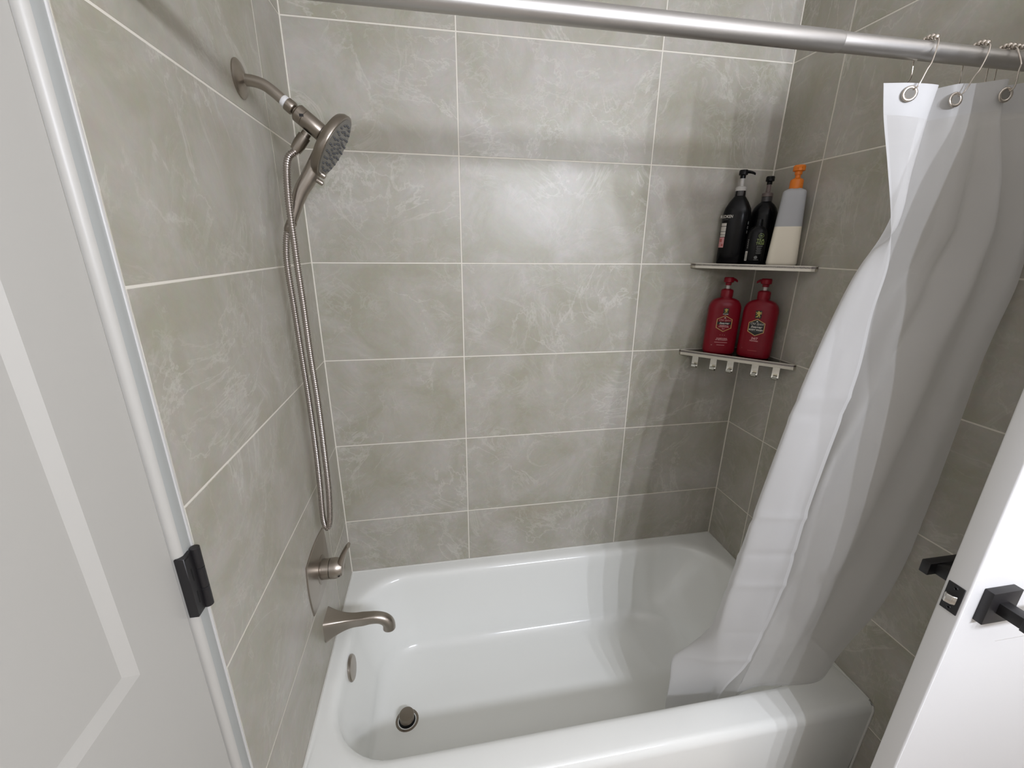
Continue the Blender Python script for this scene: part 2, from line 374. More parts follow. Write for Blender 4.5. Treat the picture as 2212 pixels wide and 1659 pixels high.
for t in range(1, 7):
    a = t / 6 * PI / 2; rings.append(ring(TX0, TX1, TUBY + 0.022 * (1 - math.cos(a)), TY1, 0.002, RIM - 0.028 + 0.0275 * math.sin(a)))
OX0, OX1, OY0, OY1 = 0.050, 1.462, -0.662, -0.058      # opening measured just under the lip
for ins, z in ((-0.036, RIM - 0.0005), (-0.024, RIM - 0.001), (-0.015, RIM - 0.0028), (-0.008, RIM - 0.007), (-0.003, RIM - 0.014), (0.0, RIM - 0.026)):
    rings.append(ring(OX0 + ins, OX1 - ins, OY0 + ins * 0.8, OY1 - ins, 0.19, z, rl=0.17))
FX0, FX1, FY0, FY1, FZ = 0.105, 1.275, -0.628, -0.098, 0.15
zt = RIM - 0.026
for t in range(1, 9):
    s = t / 8; z = zt + (FZ - zt) * s; e = s ** 1.35; q = s ** 1.15
    rings.append(ring(OX0 + (FX0 - OX0) * e, OX1 + (FX1 - OX1) * q, OY0 + (FY0 - OY0) * e, OY1 + (FY1 - OY1) * e, 0.19 - 0.02 * s, z, rl=0.17 - 0.02 * s))
FR = 0.055
for t in range(1, 8):
    a = t / 7 * PI / 2; ins = FR * (1 - math.cos(a)); z = FZ - 0.05 * math.sin(a)
    rings.append(ring(FX0 + ins, FX1 - ins * 1.5, FY0 + ins, FY1 - ins, 0.17 - ins * 0.8, z, rl=0.15 - ins * 0.8))
FLZ = FZ - 0.05
for u, dz in ((0.3, 0.0008), (0.65, 0.0016), (0.92, 0.0022)):
    cx, cy = 0.5 * (FX0 + FX1), 0.5 * (FY0 + FY1)
    x0, x1, y0, y1 = FX0 + FR, FX1 - FR * 1.5, FY0 + FR, FY1 - FR
    L = lambda a, c: a + (c - a) * u
    rings.append(ring(L(x0, cx), L(x1, cx), L(y0, cy), L(y1, cy), (0.125) * (1 - u), FLZ - dz, rl=0.106 * (1 - u)))
tub = loft('bathtub', rings, 'enamel', None, True, True, True, 50, capstart=False)
tag(tub, 'glossy white alcove bathtub below the tiled walls', 'bathtub')
ov = revolve('overflow_plate', (0.0545, -0.362, 0.345), (1, 0, 0.10), [(-0.006, 0.032), (0.0, 0.0375), (0.004, 0.038), (0.0075, 0.035), (0.009, 0.028), (0.0095, 0.0)], 'nickel', tub, 28)
ov['label'] = 'round brushed nickel overflow plate'
dr = revolve('drain', (0.21, -0.378, FLZ - 0.0022), (0, 0, 1), [(-0.004, 0.034), (0.001, 0.038), (0.003, 0.037), (0.0032, 0.031), (-0.001, 0.028), (-0.0012, 0.0)], 'nickel_dark', tub, 28)
dr['label'] = 'brushed nickel drain with raised stopper'
revolve('drain_hole', (0.21, -0.378, FLZ - 0.0012), (0, 0, 1), [(0, 0.028), (0.0012, 0.027), (0.0013, 0)], 'dark_hole', dr, 24)
revolve('drain_stopper', (0.21, -0.378, FLZ), (0, 0, 1), [(0.0, 0.012), (0.006, 0.012), (0.008, 0.0235), (0.026, 0.0245), (0.029, 0.023), (0.0305, 0.0)], 'nickel_dark', dr, 28)

# ------------------------------------------------------------------ shower fittings
Y = -0.348
def P(x, z, y=Y): return Vector((x, y, z))
sa = tag(empty('shower_pipe', (0, Y, 1.912)), 'brushed nickel shower pipe with round flange on left tiles', 'shower pipe')
def adopt(o, root):
    o.parent = root; o.matrix_parent_inverse = Matrix.Translation(Vector(root.location)).inverted(); return o
adopt(revolve('wall_flange', (0.0, Y, 1.912), (1, 0, 0), [(0.0, 0.034), (0.003, 0.0345), (0.006, 0.031), (0.009, 0.022), (0.012, 0.0125), (0.014, 0.0105)], 'nickel', seg=32), sa)
adopt(tube('arm_pipe', cr([P(0.004, 1.911), P(0.028, 1.9095), P(0.046, 1.904), P(0.062, 1.893), P(0.0795, 1.8785), P(0.092, 1.868)], 24), 0.0106, 'nickel'), sa)
ad = Vector((0.767, 0, -0.641))
adopt(revolve('thread_tape', P(0.0765, 1.8805), ad, [(0, 0.0106), (0.001, 0.0113), (0.008, 0.0113), (0.009, 0.0106)], 'tape'), sa)
adopt(revolve('swivel_nut', P(0.0835, 1.8745), ad, [(0, 0.011), (0.001, 0.0132), (0.014, 0.0132), (0.016, 0.012), (0.018, 0.0085), (0.024, 0.0085)], 'nickel_dark'), sa)
bd = adopt(revolve('holder_body', P(0.0995, 1.8612), ad, [(0, 0.0085), (0.001, 0.015), (0.004, 0.0178), (0.0185, 0.0178), (0.019, 0.0172), (0.0195, 0.0178), (0.058, 0.0178), (0.060, 0.0165), (0.060, 0.013), (0.07, 0.013)], 'nickel_dark'), sa)
adopt(box('holder_notch', (0.109, Y - 0.0185, 1.848), (0.117, Y - 0.0172, 1.853), 'black_metal'), sa)
hd = Vector((-0.625, 0, -0.78)).normalized()
adopt(revolve('hose_outlet', P(0.1155, 1.823), hd, [(0, 0.0095), (0.008, 0.0095), (0.0085, 0.0125), (0.028, 0.0128), (0.044, 0.0108), (0.0445, 0.008)], 'nickel_dark'), sa)
# hand shower
na = Vector((0.83, 0, -0.557)).normalized(); fc = P(0.1685, 1.7965)
hs = tag(empty('hand_shower', tuple(fc)), 'round brushed nickel hand shower docked on the shower pipe', 'shower head')
adopt(revolve('spray_head', fc, na, [(-0.0225, 0.03), (-0.0215, 0.055), (-0.018, 0.064), (-0.011, 0.0685), (-0.003, 0.0695), (-0.001, 0.0685), (0.0, 0.0645)], 'nickel_dark', seg=40), hs)
face = adopt(revolve('spray_face', fc, na, [(-0.004, 0.0642), (0.0008, 0.0642), (0.0016, 0.061), (0.0018, 0.0)], 'shower_face', seg=40), hs)
a_, b_ = frame_of(na)
noz = []
for r, c in ((0.012, 6), (0.024, 12), (0.038, 16), (0.052, 22)):
    for k in range(c): noz.append((r, 2 * PI * k / c + r * 30))
nv, nf = [], []
for r, a in noz:
    c = fc + na * 0.0016 + (a_ * math.cos(a) + b_ * math.sin(a)) * r; i0 = len(nv)
    for d, rr in ((0, 0.0024), (0.0030, 0.0017)):
        for k in range(6): nv.append(c + na * d + (a_ * math.cos(k * PI / 3) + b_ * math.sin(k * PI / 3)) * rr)
    for k in range(6): nf.append((i0 + k, i0 + (k + 1) % 6, i0 + 6 + (k + 1) % 6, i0 + 6 + k))
    nf.append(tuple(i0 + 6 + k for k in range(6)))
o = adopt(link('spray_nozzles', nv, nf, 'rubber'), hs); o['kind'] = 'stuff'
adopt(tube('handle', cr([P(0.140, 1.785), P(0.124, 1.760), P(0.107, 1.735), P(0.0905, 1.712), P(0.079, 1.690), P(0.0685, 1.664), P(0.062, 1.648)], 26), [0.017 + 0.002 * math.sin(k / 25 * PI) - 0.0075 * (k / 25) for k in range(26)], 'nickel', squash=1.1), hs)
adopt(tube('handle_end', [P(0.0622, 1.6485), P(0.061, 1.6455), P(0.053, 1.632), P(0.0505, 1.6275)], [0.0102, 0.0108, 0.0100, 0.0085], 'nickel_dark'), hs)
for c, r in ((P(0.140, 1.741), 0.0062), (P(0.1335, 1.727), 0.0052)):
    adopt(revolve('spray_button', c + na * (-0.012), na, [(0, r), (0.012, r), (0.0145, r * 0.8), (0.0152, 0)], 'nickel', seg=16), hs)
# hose, ribbed
HOSE = [(0.0900,-0.3490,1.7910),(0.0868,-0.3520,1.7848),(0.0788,-0.3580,1.7773),(0.0745,-0.3640,1.7665),(0.0726,-0.3700,1.7510),(0.0708,-0.3740,1.7261),(0.0690,-0.3760,1.6888),(0.0682,-0.3760,1.6507),(0.0676,-0.3740,1.6249),(0.0672,-0.3720,1.6034),(0.0664,-0.3700,1.5595),(0.0662,-0.3660,1.4628),(0.0649,-0.3620,1.3497),(0.0659,-0.3580,1.2274),(0.0639,-0.3550,1.1062),(0.0602,-0.3520,0.9817),(0.0541,-0.3500,0.9039),(0.0480,-0.3490,0.8640),(0.0416,-0.3480,0.8518),
        (0.0352,-0.3450,0.8610),(0.0330,-0.3430,0.8930),(0.0368,-0.3420,0.9778),(0.0400,-0.3410,1.0902),(0.0406,-0.3400,1.2221),(0.0392,-0.3400,1.3451),(0.0379,-0.3400,1.4597),(0.0373,-0.3420,1.5583),(0.0430,-0.3450,1.6033),(0.0500,-0.3480,1.6290)]
hp = cr(HOSE, 1400)
o = tube('shower_hose', hp, [0.0077 if k % 4 in (1, 2) else 0.0064 for k in range(len(hp))], 'hose', seg=12, angle=80)
tag(o, 'long ribbed steel shower hose looping down to the valve', 'shower hose')
# valve
vz, vy = 0.717, -0.349
va = tag(empty('shower_valve', (0, vy, vz)), 'square brushed nickel shower valve with lever handle', 'shower valve')
hw, hh = 0.0865, 0.0795
def edge_pts(bow, s, n=9):
    c = [(-hw, -hh), (hw, -hh), (hw, hh), (-hw, hh)]; out = []
    for i in range(4):
        p, q = c[i], c[(i + 1) % 4]
        nx, ny = (q[1] - p[1]), -(q[0] - p[0]); l = math.hypot(nx, ny)
        for t in range(n):
            u = t / n; bw = bow * math.sin(PI * u)
            out.append(((p[0] + (q[0] - p[0]) * u + nx / l * bw) * s, (p[1] + (q[1] - p[1]) * u + ny / l * bw) * s))
    return out
plate = [[Vector((x, vy + a, vz + b)) for a, b in edge_pts(0.010, s)] for x, s in ((0.0, 1.0), (0.0025, 1.0), (0.004, 0.985), (0.0115, 0.42), (0.012, 0.3))]
adopt(loft('valve_plate', plate, 'nickel', angle=12), va)
adopt(revolve('valve_ring', (0.009, vy, vz), (1, 0, 0), [(0, 0.041), (0.003, 0.0405), (0.0045, 0.038), (0.0045, 0.028)], 'nickel_dark'), va)
adopt(revolve('valve_sleeve', (0.010, vy, vz), (1, 0, 0), [(0, 0.0285), (0.0235, 0.0285), (0.024, 0.0275)], 'nickel'), va)
hub = adopt(revolve('valve_hub', (0.0345, vy, vz), (1, 0, 0), [(0, 0.0275), (0.0005, 0.0288), (0.014, 0.0292), (0.026, 0.0268), (0.034, 0.0220), (0.037, 0.014), (0.0375, 0.0)], 'nickel'), va)
lev = cr([P(0.0615, 0.722, vy), P(0.067, 0.742, vy), P(0.075, 0.762, vy), P(0.086, 0.783, vy), P(0.0915, 0.790, vy)], 16)
lr = []
for i, p in enumerate(lev):
    t = lev[min(i + 1, 15)] - lev[max(i - 1, 0)]; nrm = Vector((t.z, 0, -t.x)).normalized(); u = i / 15
    wd = 0.0170 - 0.007 * u + 0.002 * u * u; th = 0.0105 - 0.0060 * u
    lr.append([p + nrm * th * math.copysign(abs(math.cos(k * PI / 8)) ** 0.6, math.cos(k * PI / 8)) + Vector((0, 1, 0)) * wd * math.copysign(abs(math.sin(k * PI / 8)) ** 0.6, math.sin(k * PI / 8)) for k in range(16)])
adopt(loft('valve_lever', lr, 'nickel', angle=60), va)
adopt(revolve('set_screw_hole', (0.0600, vy - 0.0230, vz - 0.0090), (0.55, -0.75, -0.3), [(0, 0.0032), (0.0022, 0.0032), (0.0023, 0)], 'dark_hole', seg=12), va)
# spout
sy = -0.3455
sp = tag(empty('tub_spout', (0, sy, 0.513)), 'flared brushed nickel bathtub spout under the shower valve', 'faucet')
cen = cr([Vector((0.0, 0, 0.513)), Vector((0.03, 0, 0.5145)), Vector((0.06, 0, 0.5155)), Vector((0.10, 0, 0.5155)), Vector((0.135, 0, 0.5155)), Vector((0.157, 0, 0.510)), Vector((0.172, 0, 0.498)), Vector((0.178, 0, 0.483)), Vector((0.178, 0, 0.469))], 40)
def spout_rings(i0, i1):
    out = []
    for i in range(i0, i1):
        p = cen[i]; t = (cen[min(i + 1, 39)] - cen[max(i - 1, 0)]).normalized(); up = Vector((-t.z, 0, t.x)); u = i / 39
        h = 0.0155 + 0.0235 * max(0, 1 - u / 0.42) ** 1.9 + 0.0035 * max(0, (u - 0.6) / 0.4)
        ex = 0.30 if u < 0.5 else 0.30 + 0.65 * min(1, (u - 0.5) / 0.25)
        out.append([p + Vector((0, sy, 0)) + Vector((0, 1, 0)) * h * math.copysign(abs(math.cos(a)) ** ex, math.cos(a)) + up * h * math.copysign(abs(math.sin(a)) ** ex, math.sin(a)) for a in [PI * k / 16 for k in range(32)]])
    return out
adopt(loft('spout_body', spout_rings(0, 27), 'nickel', angle=32), sp)
tip = spout_rings(26, 40)
q = tip[-1]; c = sum(q, Vector()) / len(q)
tip += [[c + (p - c) * 0.85 for p in q], [c + (p - c) * 0.8 + Vector((0, 0, 0.008)) for p in q]]
for p in tip[0]: pass
adopt(loft('spout_tip', tip, 'nickel', angle=40), sp)

# ------------------------------------------------------------------ curtain rod
RY, RZ = -0.70, 1.918
ro = tag(empty('curtain_rod', (0, RY, RZ)), 'grey metal tension curtain rod spanning the tub alcove', 'curtain rod')
adopt(revolve('outer_tube', (0.012, RY, RZ), (1, 0, 0), [(0, 0.0148), (1.008, 0.0148), (1.010, 0.0142), (1.010, 0.0134)], 'rod'), ro)
adopt(revolve('inner_tube', (1.00, RY, RZ), (1, 0, 0), [(0, 0.0137), (W - 0.012 - 1.0, 0.0137)], 'rod'), ro)
adopt(revolve('end_cap', (0.0005, RY, RZ), (1, 0, 0), [(0, 0.024), (0.004, 0.025), (0.012, 0.020), (0.02, 0.0155)], 'rod'), ro)
adopt(revolve('end_cap', (W - 0.0005, RY, RZ), (-1, 0, 0), [(0, 0.024), (0.004, 0.025), (0.012, 0.020), (0.02, 0.0155)], 'rod'), ro)

# ------------------------------------------------------------------ shower curtain
ST = dict(
 A=[(1.125,-.70,1.868),(1.141,-.70,1.82),(1.172,-.70,1.751),(1.211,-.70,1.659),(1.235,-.70,1.577),(1.23,-.70,1.481),(1.235,-.70,1.362),(1.224,-.70,1.249),(1.21,-.70,1.128),(1.21,-.69,.993),(1.212,-.68,.784),(1.178,-.660,.497),(1.14,-.646,.400),(1.125,-.632,.30)],
 AB=[(1.165,-.716,1.866),(1.172,-.715,1.82),(1.195,-.71,1.751),(1.218,-.705,1.659),(1.226,-.69,1.577),(1.214,-.682,1.481),(1.20,-.675,1.35),(1.188,-.673,1.24),(1.166,-.671,1.1),(1.158,-.667,.95),(1.150,-.660,.74),(1.135,-.645,.50),(1.128,-.634,.40),(1.121,-.620,.28)],
 B=[(1.204,-.727,1.862),(1.206,-.722,1.82),(1.216,-.712,1.74),(1.230,-.700,1.640),(1.217,-.672,1.590),(1.201,-.66,1.524),(1.167,-.65,1.35),(1.15,-.645,1.235),(1.115,-.64,.964),(1.107,-.64,.861),(1.091,-.635,.704),(1.093,-.63,.562),(1.105,-.625,.423),(1.119,-.615,.346),(1.12,-.605,.26)],
 F=[(1.222,-.695,1.868),(1.225,-.692,1.82),(1.240,-.675,1.66),(1.228,-.65,1.56),(1.205,-.64,1.45),(1.185,-.63,1.3),(1.165,-.62,1.1),(1.145,-.61,.90),(1.139,-.60,.82),(1.132,-.595,.736),(1.112,-.58,.565),(1.060,-.565,.480),(1.022,-.555,.430),(1.009,-.575,.36),(1.005,-.58,.269),(1.004,-.59,.222)],
 G=[(1.240,-.685,1.87),(1.245,-.685,1.82),(1.29,-.665,1.6),(1.27,-.655,1.4),(1.24,-.645,1.2),(1.21,-.62,.8),(1.17,-.59,.5),(1.13,-.58,.27)],
 C=[(1.262,-.712,1.872),(1.275,-.71,1.82),(1.314,-.695,1.718),(1.355,-.69,1.584),(1.323,-.69,1.497),(1.286,-.695,1.326),(1.238,-.692,1.148),(1.234,-.68,.996),(1.221,-.67,.766),(1.185,-.646,.42),(1.175,-.632,.30)],
 D=[(1.316,-.70,1.88),(1.330,-.702,1.82),(1.368,-.705,1.718),(1.378,-.71,1.558),(1.314,-.715,1.371),(1.282,-.715,1.161),(1.263,-.71,1.036),(1.246,-.70,.894),(1.229,-.68,.695),(1.195,-.652,.45),(1.195,-.645,.36)],
 H1=[(1.350,-.722,1.882),(1.36,-.722,1.82),(1.395,-.725,1.70),(1.41,-.735,1.54),(1.36,-.742,1.32),(1.33,-.738,1.1),(1.305,-.728,.9),(1.275,-.702,.65),(1.250,-.66,.42),(1.243,-.651,.385)],
 H2=[(1.385,-.690,1.884),(1.39,-.695,1.82),(1.42,-.715,1.70),(1.44,-.73,1.54),(1.405,-.735,1.32),(1.385,-.732,1.1),(1.368,-.722,.9),(1.345,-.705,.65),(1.330,-.685,.45),(1.328,-.677,.406)],
 H3=[(1.425,-.722,1.884),(1.43,-.724,1.82),(1.455,-.74,1.70),(1.478,-.75,1.54),(1.455,-.752,1.32),(1.445,-.748,1.1),(1.438,-.738,.9),(1.425,-.712,.65),(1.415,-.688,.45),(1.414,-.680,.408)],
 E=[(1.470,-.695,1.884),(1.475,-.70,1.82),(1.49,-.73,1.70),(1.502,-.745,1.556),(1.489,-.745,1.447),(1.485,-.745,1.268),(1.492,-.735,.942),(1.495,-.72,.758),(1.486,-.705,.655),(1.465,-.675,.50),(1.463,-.668,.450)],
 EE=[(1.503,-.70,1.884),(1.505,-.70,1.82),(1.508,-.71,1.70),(1.510,-.715,1.556),(1.508,-.72,1.268),(1.508,-.71,.942),(1.500,-.695,.70),(1.485,-.665,.50),(1.478,-.655,.455)])
NV, NU = 200, 8
strands = [cr(v, NV) for v in ST.values()]
grid = [cr([s[j] for s in strands], (len(strands) - 1) * NU + 1) for j in range(NV)]
rnd = random.Random(2)
# soft pleats hanging from the rod on the bunched part
for j in range(NV):
    v = j / (NV - 1)
    for i in range(len(grid[0])):
        u = i / NU
        if u > 4.5:
            env = min(1, (u - 4.5) / 0.7) * min(1, max(0, (11 - u) / 0.6)) * (1 - v) ** 0.8 * min(1, v / 0.06 + 0.15)
            grid[j][i].y += env * (0.0080 * math.sin(u * 3.1 + 1.2 * v + 0.9) + 0.0012 * math.sin(u * 7.5 - 2.2 * v))
# packing creases: narrow ridges across the cloth
for zc, amp in ((1.30, 0.0022), (1.262, -0.0018), (0.995, 0.0030), (0.885, -0.0028), (0.785, 0.0028), (0.62, -0.0016), (0.515, 0.0030)):
    jc = min(range(NV), key=lambda j: abs(strands[0][j].z - zc))
    for j in range(max(8, jc - 4), min(NV - 4, jc + 5)):
        for i in range(len(grid[0])):
            fade = 1.0 if i < 3 * NU else 0.25
            grid[j][i].y -= amp * fade * math.exp(-((j - jc) / 1.3) ** 2)
HB, HM = 6, 1      # rows of header, columns of hem
def patch(name, r0, r1, c0, c1, m, parent, off=0.0):
    v = [grid[j][i] + Vector((0, -off, 0)) for j in range(r0, r1 + 1) for i in range(c0, c1 + 1)]; n = c1 - c0 + 1
    f = [(a * n + b, a * n + b + 1, (a + 1) * n + b + 1, (a + 1) * n + b) for a in range(r1 - r0) for b in range(n - 1)]
    o = link(name, v, f, m, parent, True); return o
NC = len(grid[0]) - 1
cu = tag(empty('shower_curtain', (0, 0, 0)), 'white translucent shower curtain bunched at the right of the tub', 'shower curtain')
patch('curtain_cloth', HB, NV - 3, HM, NC, 'cloth', cu)
patch('curtain_header', 0, HB, 0, NC, 'cloth_thick', cu)
patch('side_hem', HB, NV - 3, 0, HM, 'cloth_hem', cu)
patch('bottom_hem', NV - 3, NV - 1, 0, NC, 'cloth_hem', cu)

def grommet(c, nrm):
    c = Vector(c); nrm = Vector(nrm).normalized(); a, b = frame_of(nrm, Vector((0, 0, 1)))
    rings_ = []
    for k in range(24):
        t = 2 * PI * k / 24; rd = a * math.cos(t) + b * math.sin(t)
        rings_.append([c + rd * (0.0095 + 0.0026 * math.cos(s)) + nrm * 0.0016 * math.sin(s) for s in [2 * PI * q / 8 for q in range(8)]])
    v = [p for r in rings_ for p in r]; f = [(i * 8 + j, i * 8 + (j + 1) % 8, ((i + 1) % 24) * 8 + (j + 1) % 8, ((i + 1) % 24) * 8 + j) for i in range(24) for j in range(8)]
    g = link('grommet', v, f, 'wire', cu, True)
    revolve('grommet_hole', c + nrm * 0.0004, nrm, [(0, 0.0088), (0.0004, 0.0086), (0.0005, 0)], M['grommet_shadow'], g, 16)
M['grommet_shadow'] = mat('grommet_opening', (0.16, 0.15, 0.13), 0.8)
GR = [((1.163, -.7170, 1.850), (-0.35, -1, 0)), ((1.262, -.7145, 1.848), (-0.15, -1, 0.1)), ((1.352, -.7235, 1.858), (-0.2, -1, 0)), ((1.427, -.7255, 1.860), (0, -1, 0))]
for c, nrm in GR: grommet(c, nrm)
def wire_ring(gx, gy, gz, tx, label):
    r = empty('curtain_ring', (tx, RY, RZ + 0.016))
    tag(r, label, 'curtain ring', 'beaded curtain rings on the rod')
    top = RZ + 0.0175
    front = cr([Vector((gx + 0.002, gy + 0.004, gz + 0.004)), Vector((gx + 0.004, gy - 0.006, gz + 0.008)), Vector((gx + (tx - gx) * 0.45, gy - 0.008, gz + 0.034)), Vector((gx + (tx - gx) * 0.6, gy - 0.008, gz + 0.042)), Vector((gx + (tx - gx) * 0.9, RY - 0.020, gz + 0.066)), Vector((tx, RY - 0.0165, top - 0.006)), Vector((tx, RY - 0.009, top - 0.001))], 26)
    over = cr([Vector((tx, RY - 0.009, top - 0.001)), Vector((tx, RY, top)), Vector((tx, RY + 0.010, top - 0.003))], 8)
    back = cr([Vector((tx, RY + 0.010, top - 0.003)), Vector((tx + 0.003, RY + 0.019, RZ)), Vector((tx + 0.007, RY + 0.020, RZ - 0.028)), Vector((tx + 0.003, RY + 0.017, RZ - 0.035)), Vector((gx + (tx - gx) * 0.7, RY + 0.014, gz + 0.022)), Vector((gx + 0.006, gy + 0.006, gz + 0.002))], 22)
    adopt(tube('ring_wire', front + over[1:] + back[1:], 0.00115, 'wire', seg=8, ref=Vector((1, 0, 0))), r)
    for k in range(5):
        t = -1 + 2 * k / 4; y = RY + t * 0.0125; z = RZ + 0.0190 - 0.004 * t * t
        adopt(revolve('bead', (tx, y - 0.0034, z), (0, 1, 0), [(0, 0.0010), (0.0008, 0.0030), (0.0022, 0.0043), (0.0034, 0.0046), (0.0046, 0.0043), (0.006, 0.0030), (0.0068, 0.0010)], 'wire', seg=12), r)
    return r
wire_ring(1.163, -.717, 1.850, 1.192, 'beaded curtain ring holding the leading corner of the curtain')
wire_ring(1.262, -.7145, 1.848, 1.297, 'beaded curtain ring holding the second grommet of the curtain')
wire_ring(1.352, -.7235, 1.858, 1.353, 'beaded curtain ring third along the rod, near its right end')
wire_ring(1.427, -.7255, 1.860, 1.372, 'beaded curtain ring nearest the right wall on the rod')

# ------------------------------------------------------------------ corner shelves
LEG = 0.262
def shelf(name, z, th, label, rnd_tip):
    r = empty(name, (W, 0, z)); tag(r, label, 'shelf', 'corner shelves')
    e = 0.0012
    tipc = 0.016
    # local: corner at origin, legs along -x and -y
    L_ = LEG
    out = [(-e, -e), (-L_, -e)]
    if rnd_tip: out += [(-L_ - 0.001, -0.010), (-L_ + 0.006, -0.019)]
    else: out += [(-L_, -0.010)]
    m2 = [(y, x) for x, y in out[1:]][::-1]
    out = out + m2
    v = [(x, y, -0.006) for x, y in out] + [(x, y, 0.0) for x, y in out]; n = len(out)
    link('shelf_plate', v, [tuple(range(n))[::-1], tuple(range(n, 2 * n))] + [(i, (i + 1) % n, (i + 1) % n + n, i + n) for i in range(n)], 'steel_dark', r)
    # front rail: a band standing along the front edge
    a, b = Vector((-L_, -0.0015, 0)), Vector((-0.0015, -L_, 0))
    path = [a, a + Vector((0.0005, -0.0095, 0)), a + Vector((0.006, -0.0175, 0))] if rnd_tip else [a, a + Vector((0.0005, -0.008, 0)), a + Vector((0.004, -0.0105, 0))]
    path = path + [Vector((p.y, p.x, 0)) for p in path[::-1]]
    inw = []
    for i, p in enumerate(path):
        t = (path[min(i + 1, len(path) - 1)] - path[max(i - 1, 0)]).normalized(); inw.append(p + Vector((-t.y, t.x, 0)) * 0.0035)
    zt, zb = 0.0025, -th
    rg = [[p + Vector((0, 0, zb)), p + Vector((0, 0, zt)), q + Vector((0, 0, zt)), q + Vector((0, 0, zb))] for p, q in zip(path, inw)]
    for ring_ in rg:
        for p in ring_:
            p.x = min(p.x, -0.0008); p.y = min(p.y, -0.0008)
    loft('front_rail', rg, 'steel', r, smooth=False)
    return r
sh1 = shelf('corner_shelf', 1.5505, 0.014, 'upper metal corner shelf holding dark bottles and an orange pump bottle', True)
sh2 = shelf('corner_shelf', 1.2405, 0.016, 'lower metal corner shelf with hooks holding two red bottles', False)
# hooks on the lower shelf
dv = Vector((1, -1, 0)).normalized(); nv_ = Vector((-1, -1, 0)).normalized()
A0 = Vector((-LEG, 0, 0)); B0 = Vector((0, -LEG, 0))
for u in (0.155, 0.325, 0.475, 0.685, 0.855):
    c = A0 + (B0 - A0) * u - nv_ * 0.004
    prof = [(-0.004, -0.006), (-0.005, -0.030), (-0.006, -0.050), (-0.003, -0.058), (0.004, -0.061), (0.012, -0.058), (0.017, -0.050), (0.0185, -0.044)]
    hwid = 0.0105; rings_ = []
    for i, (d, z) in enumerate(prof):
        j, k = max(i - 1, 0), min(i + 1, len(prof) - 1)
        tx, tz = prof[k][0] - prof[j][0], prof[k][1] - prof[j][1]; l = math.hypot(tx, tz); ox, oz = -tz / l * 0.0016, tx / l * 0.0016
        base = c + nv_ * (d - 0.006)
        ww = hwid if i < 4 else hwid * (1 - 0.12 * (i - 3))
        rings_.append([base + dv * (-ww) + nv_ * ox + Vector((0, 0, z + oz)), base + dv * ww + nv_ * ox + Vector((0, 0, z + oz)), base + dv * ww - nv_ * ox + Vector((0, 0, z - oz)), base - dv * ww - nv_ * ox + Vector((0, 0, z - oz))])
    h = loft('hook', rings_, 'hook_steel', sh2, smooth=True, angle=50)

# ------------------------------------------------------------------ bottles
def sect(a, b, z, n=2.4, k=40, cx=0.0):
    out = []
    for i in range(k):
        t = 2 * PI * i / k; c, s = math.cos(t), math.sin(t)
        out.append(Vector((cx + a * math.copysign(abs(c) ** (2 / n), c), b * math.copysign(abs(s) ** (2 / n), s), z)))
    return out
class Bottle:
    def __init__(s, name, loc, rz, prof, m, label, n=2.4, group=None, tilt=0.0):
        s.prof, s.n = prof, n
        s.root = empty(name, loc, rz); tag(s.root, label, 'bottle', group)
        s.body = loft('bottle_body', [sect(a, b, z, n) for z, a, b in prof], m, s.root, angle=50)
    def ab(s, z):
        p = s.prof
        for i in range(len(p) - 1):
            if p[i][0] <= z <= p[i+1][0] and p[i+1][0] > p[i][0]:
                t = (z - p[i][0]) / (p[i+1][0] - p[i][0]); return p[i][1] + (p[i+1][1] - p[i][1]) * t, p[i][2] + (p[i+1][2] - p[i][2]) * t
        return p[-1][1], p[-1][2]
    def on(s, u, z, eps):
        a, b = s.ab(z); q = min(abs(u) / a, 0.999)
        return Vector((u, -b * (1 - q ** s.n) ** (1 / s.n) - eps, z))
    def decal(s, name, v, f, m, u0, z0, eps=0.0006, rot=0.0):
        c, d = math.cos(rot), math.sin(rot)
        return link(name, [s.on(u0 + x * c - y * d, z0 + x * d + y * c, eps) for x, y, *_ in v], f, m, s.body)
    def text(s, body, size, m, u0, z0, shear=0.0, bold=0.0, rot=0.0, eps=0.0009, sx=1.0):
        v, f = text_mesh(body, size, shear, bold); v = [(x * sx, y, 0) for x, y, _ in v]
        return s.decal('print_text', v, f, m, u0, z0, eps, rot)
    def rect(s, m, u0, z0, w_, h_, eps=0.0006, name='print_block', nx=8):
        v = [(-w_ / 2 + w_ * i / nx, -h_ / 2 + h_ * j / 4) for j in range(5) for i in range(nx + 1)]
        f = [(j * (nx + 1) + i, j * (nx + 1) + i + 1, (j + 1) * (nx + 1) + i + 1, (j + 1) * (nx + 1) + i) for j in range(4) for i in range(nx)]
        return s.decal(name, v, f, m, u0, z0, eps)
    def poly(s, pts, m, u0, z0, eps=0.0007, name='print_shape'):
        return s.decal(name, pts, [tuple(range(len(pts)))], m, u0, z0, eps)
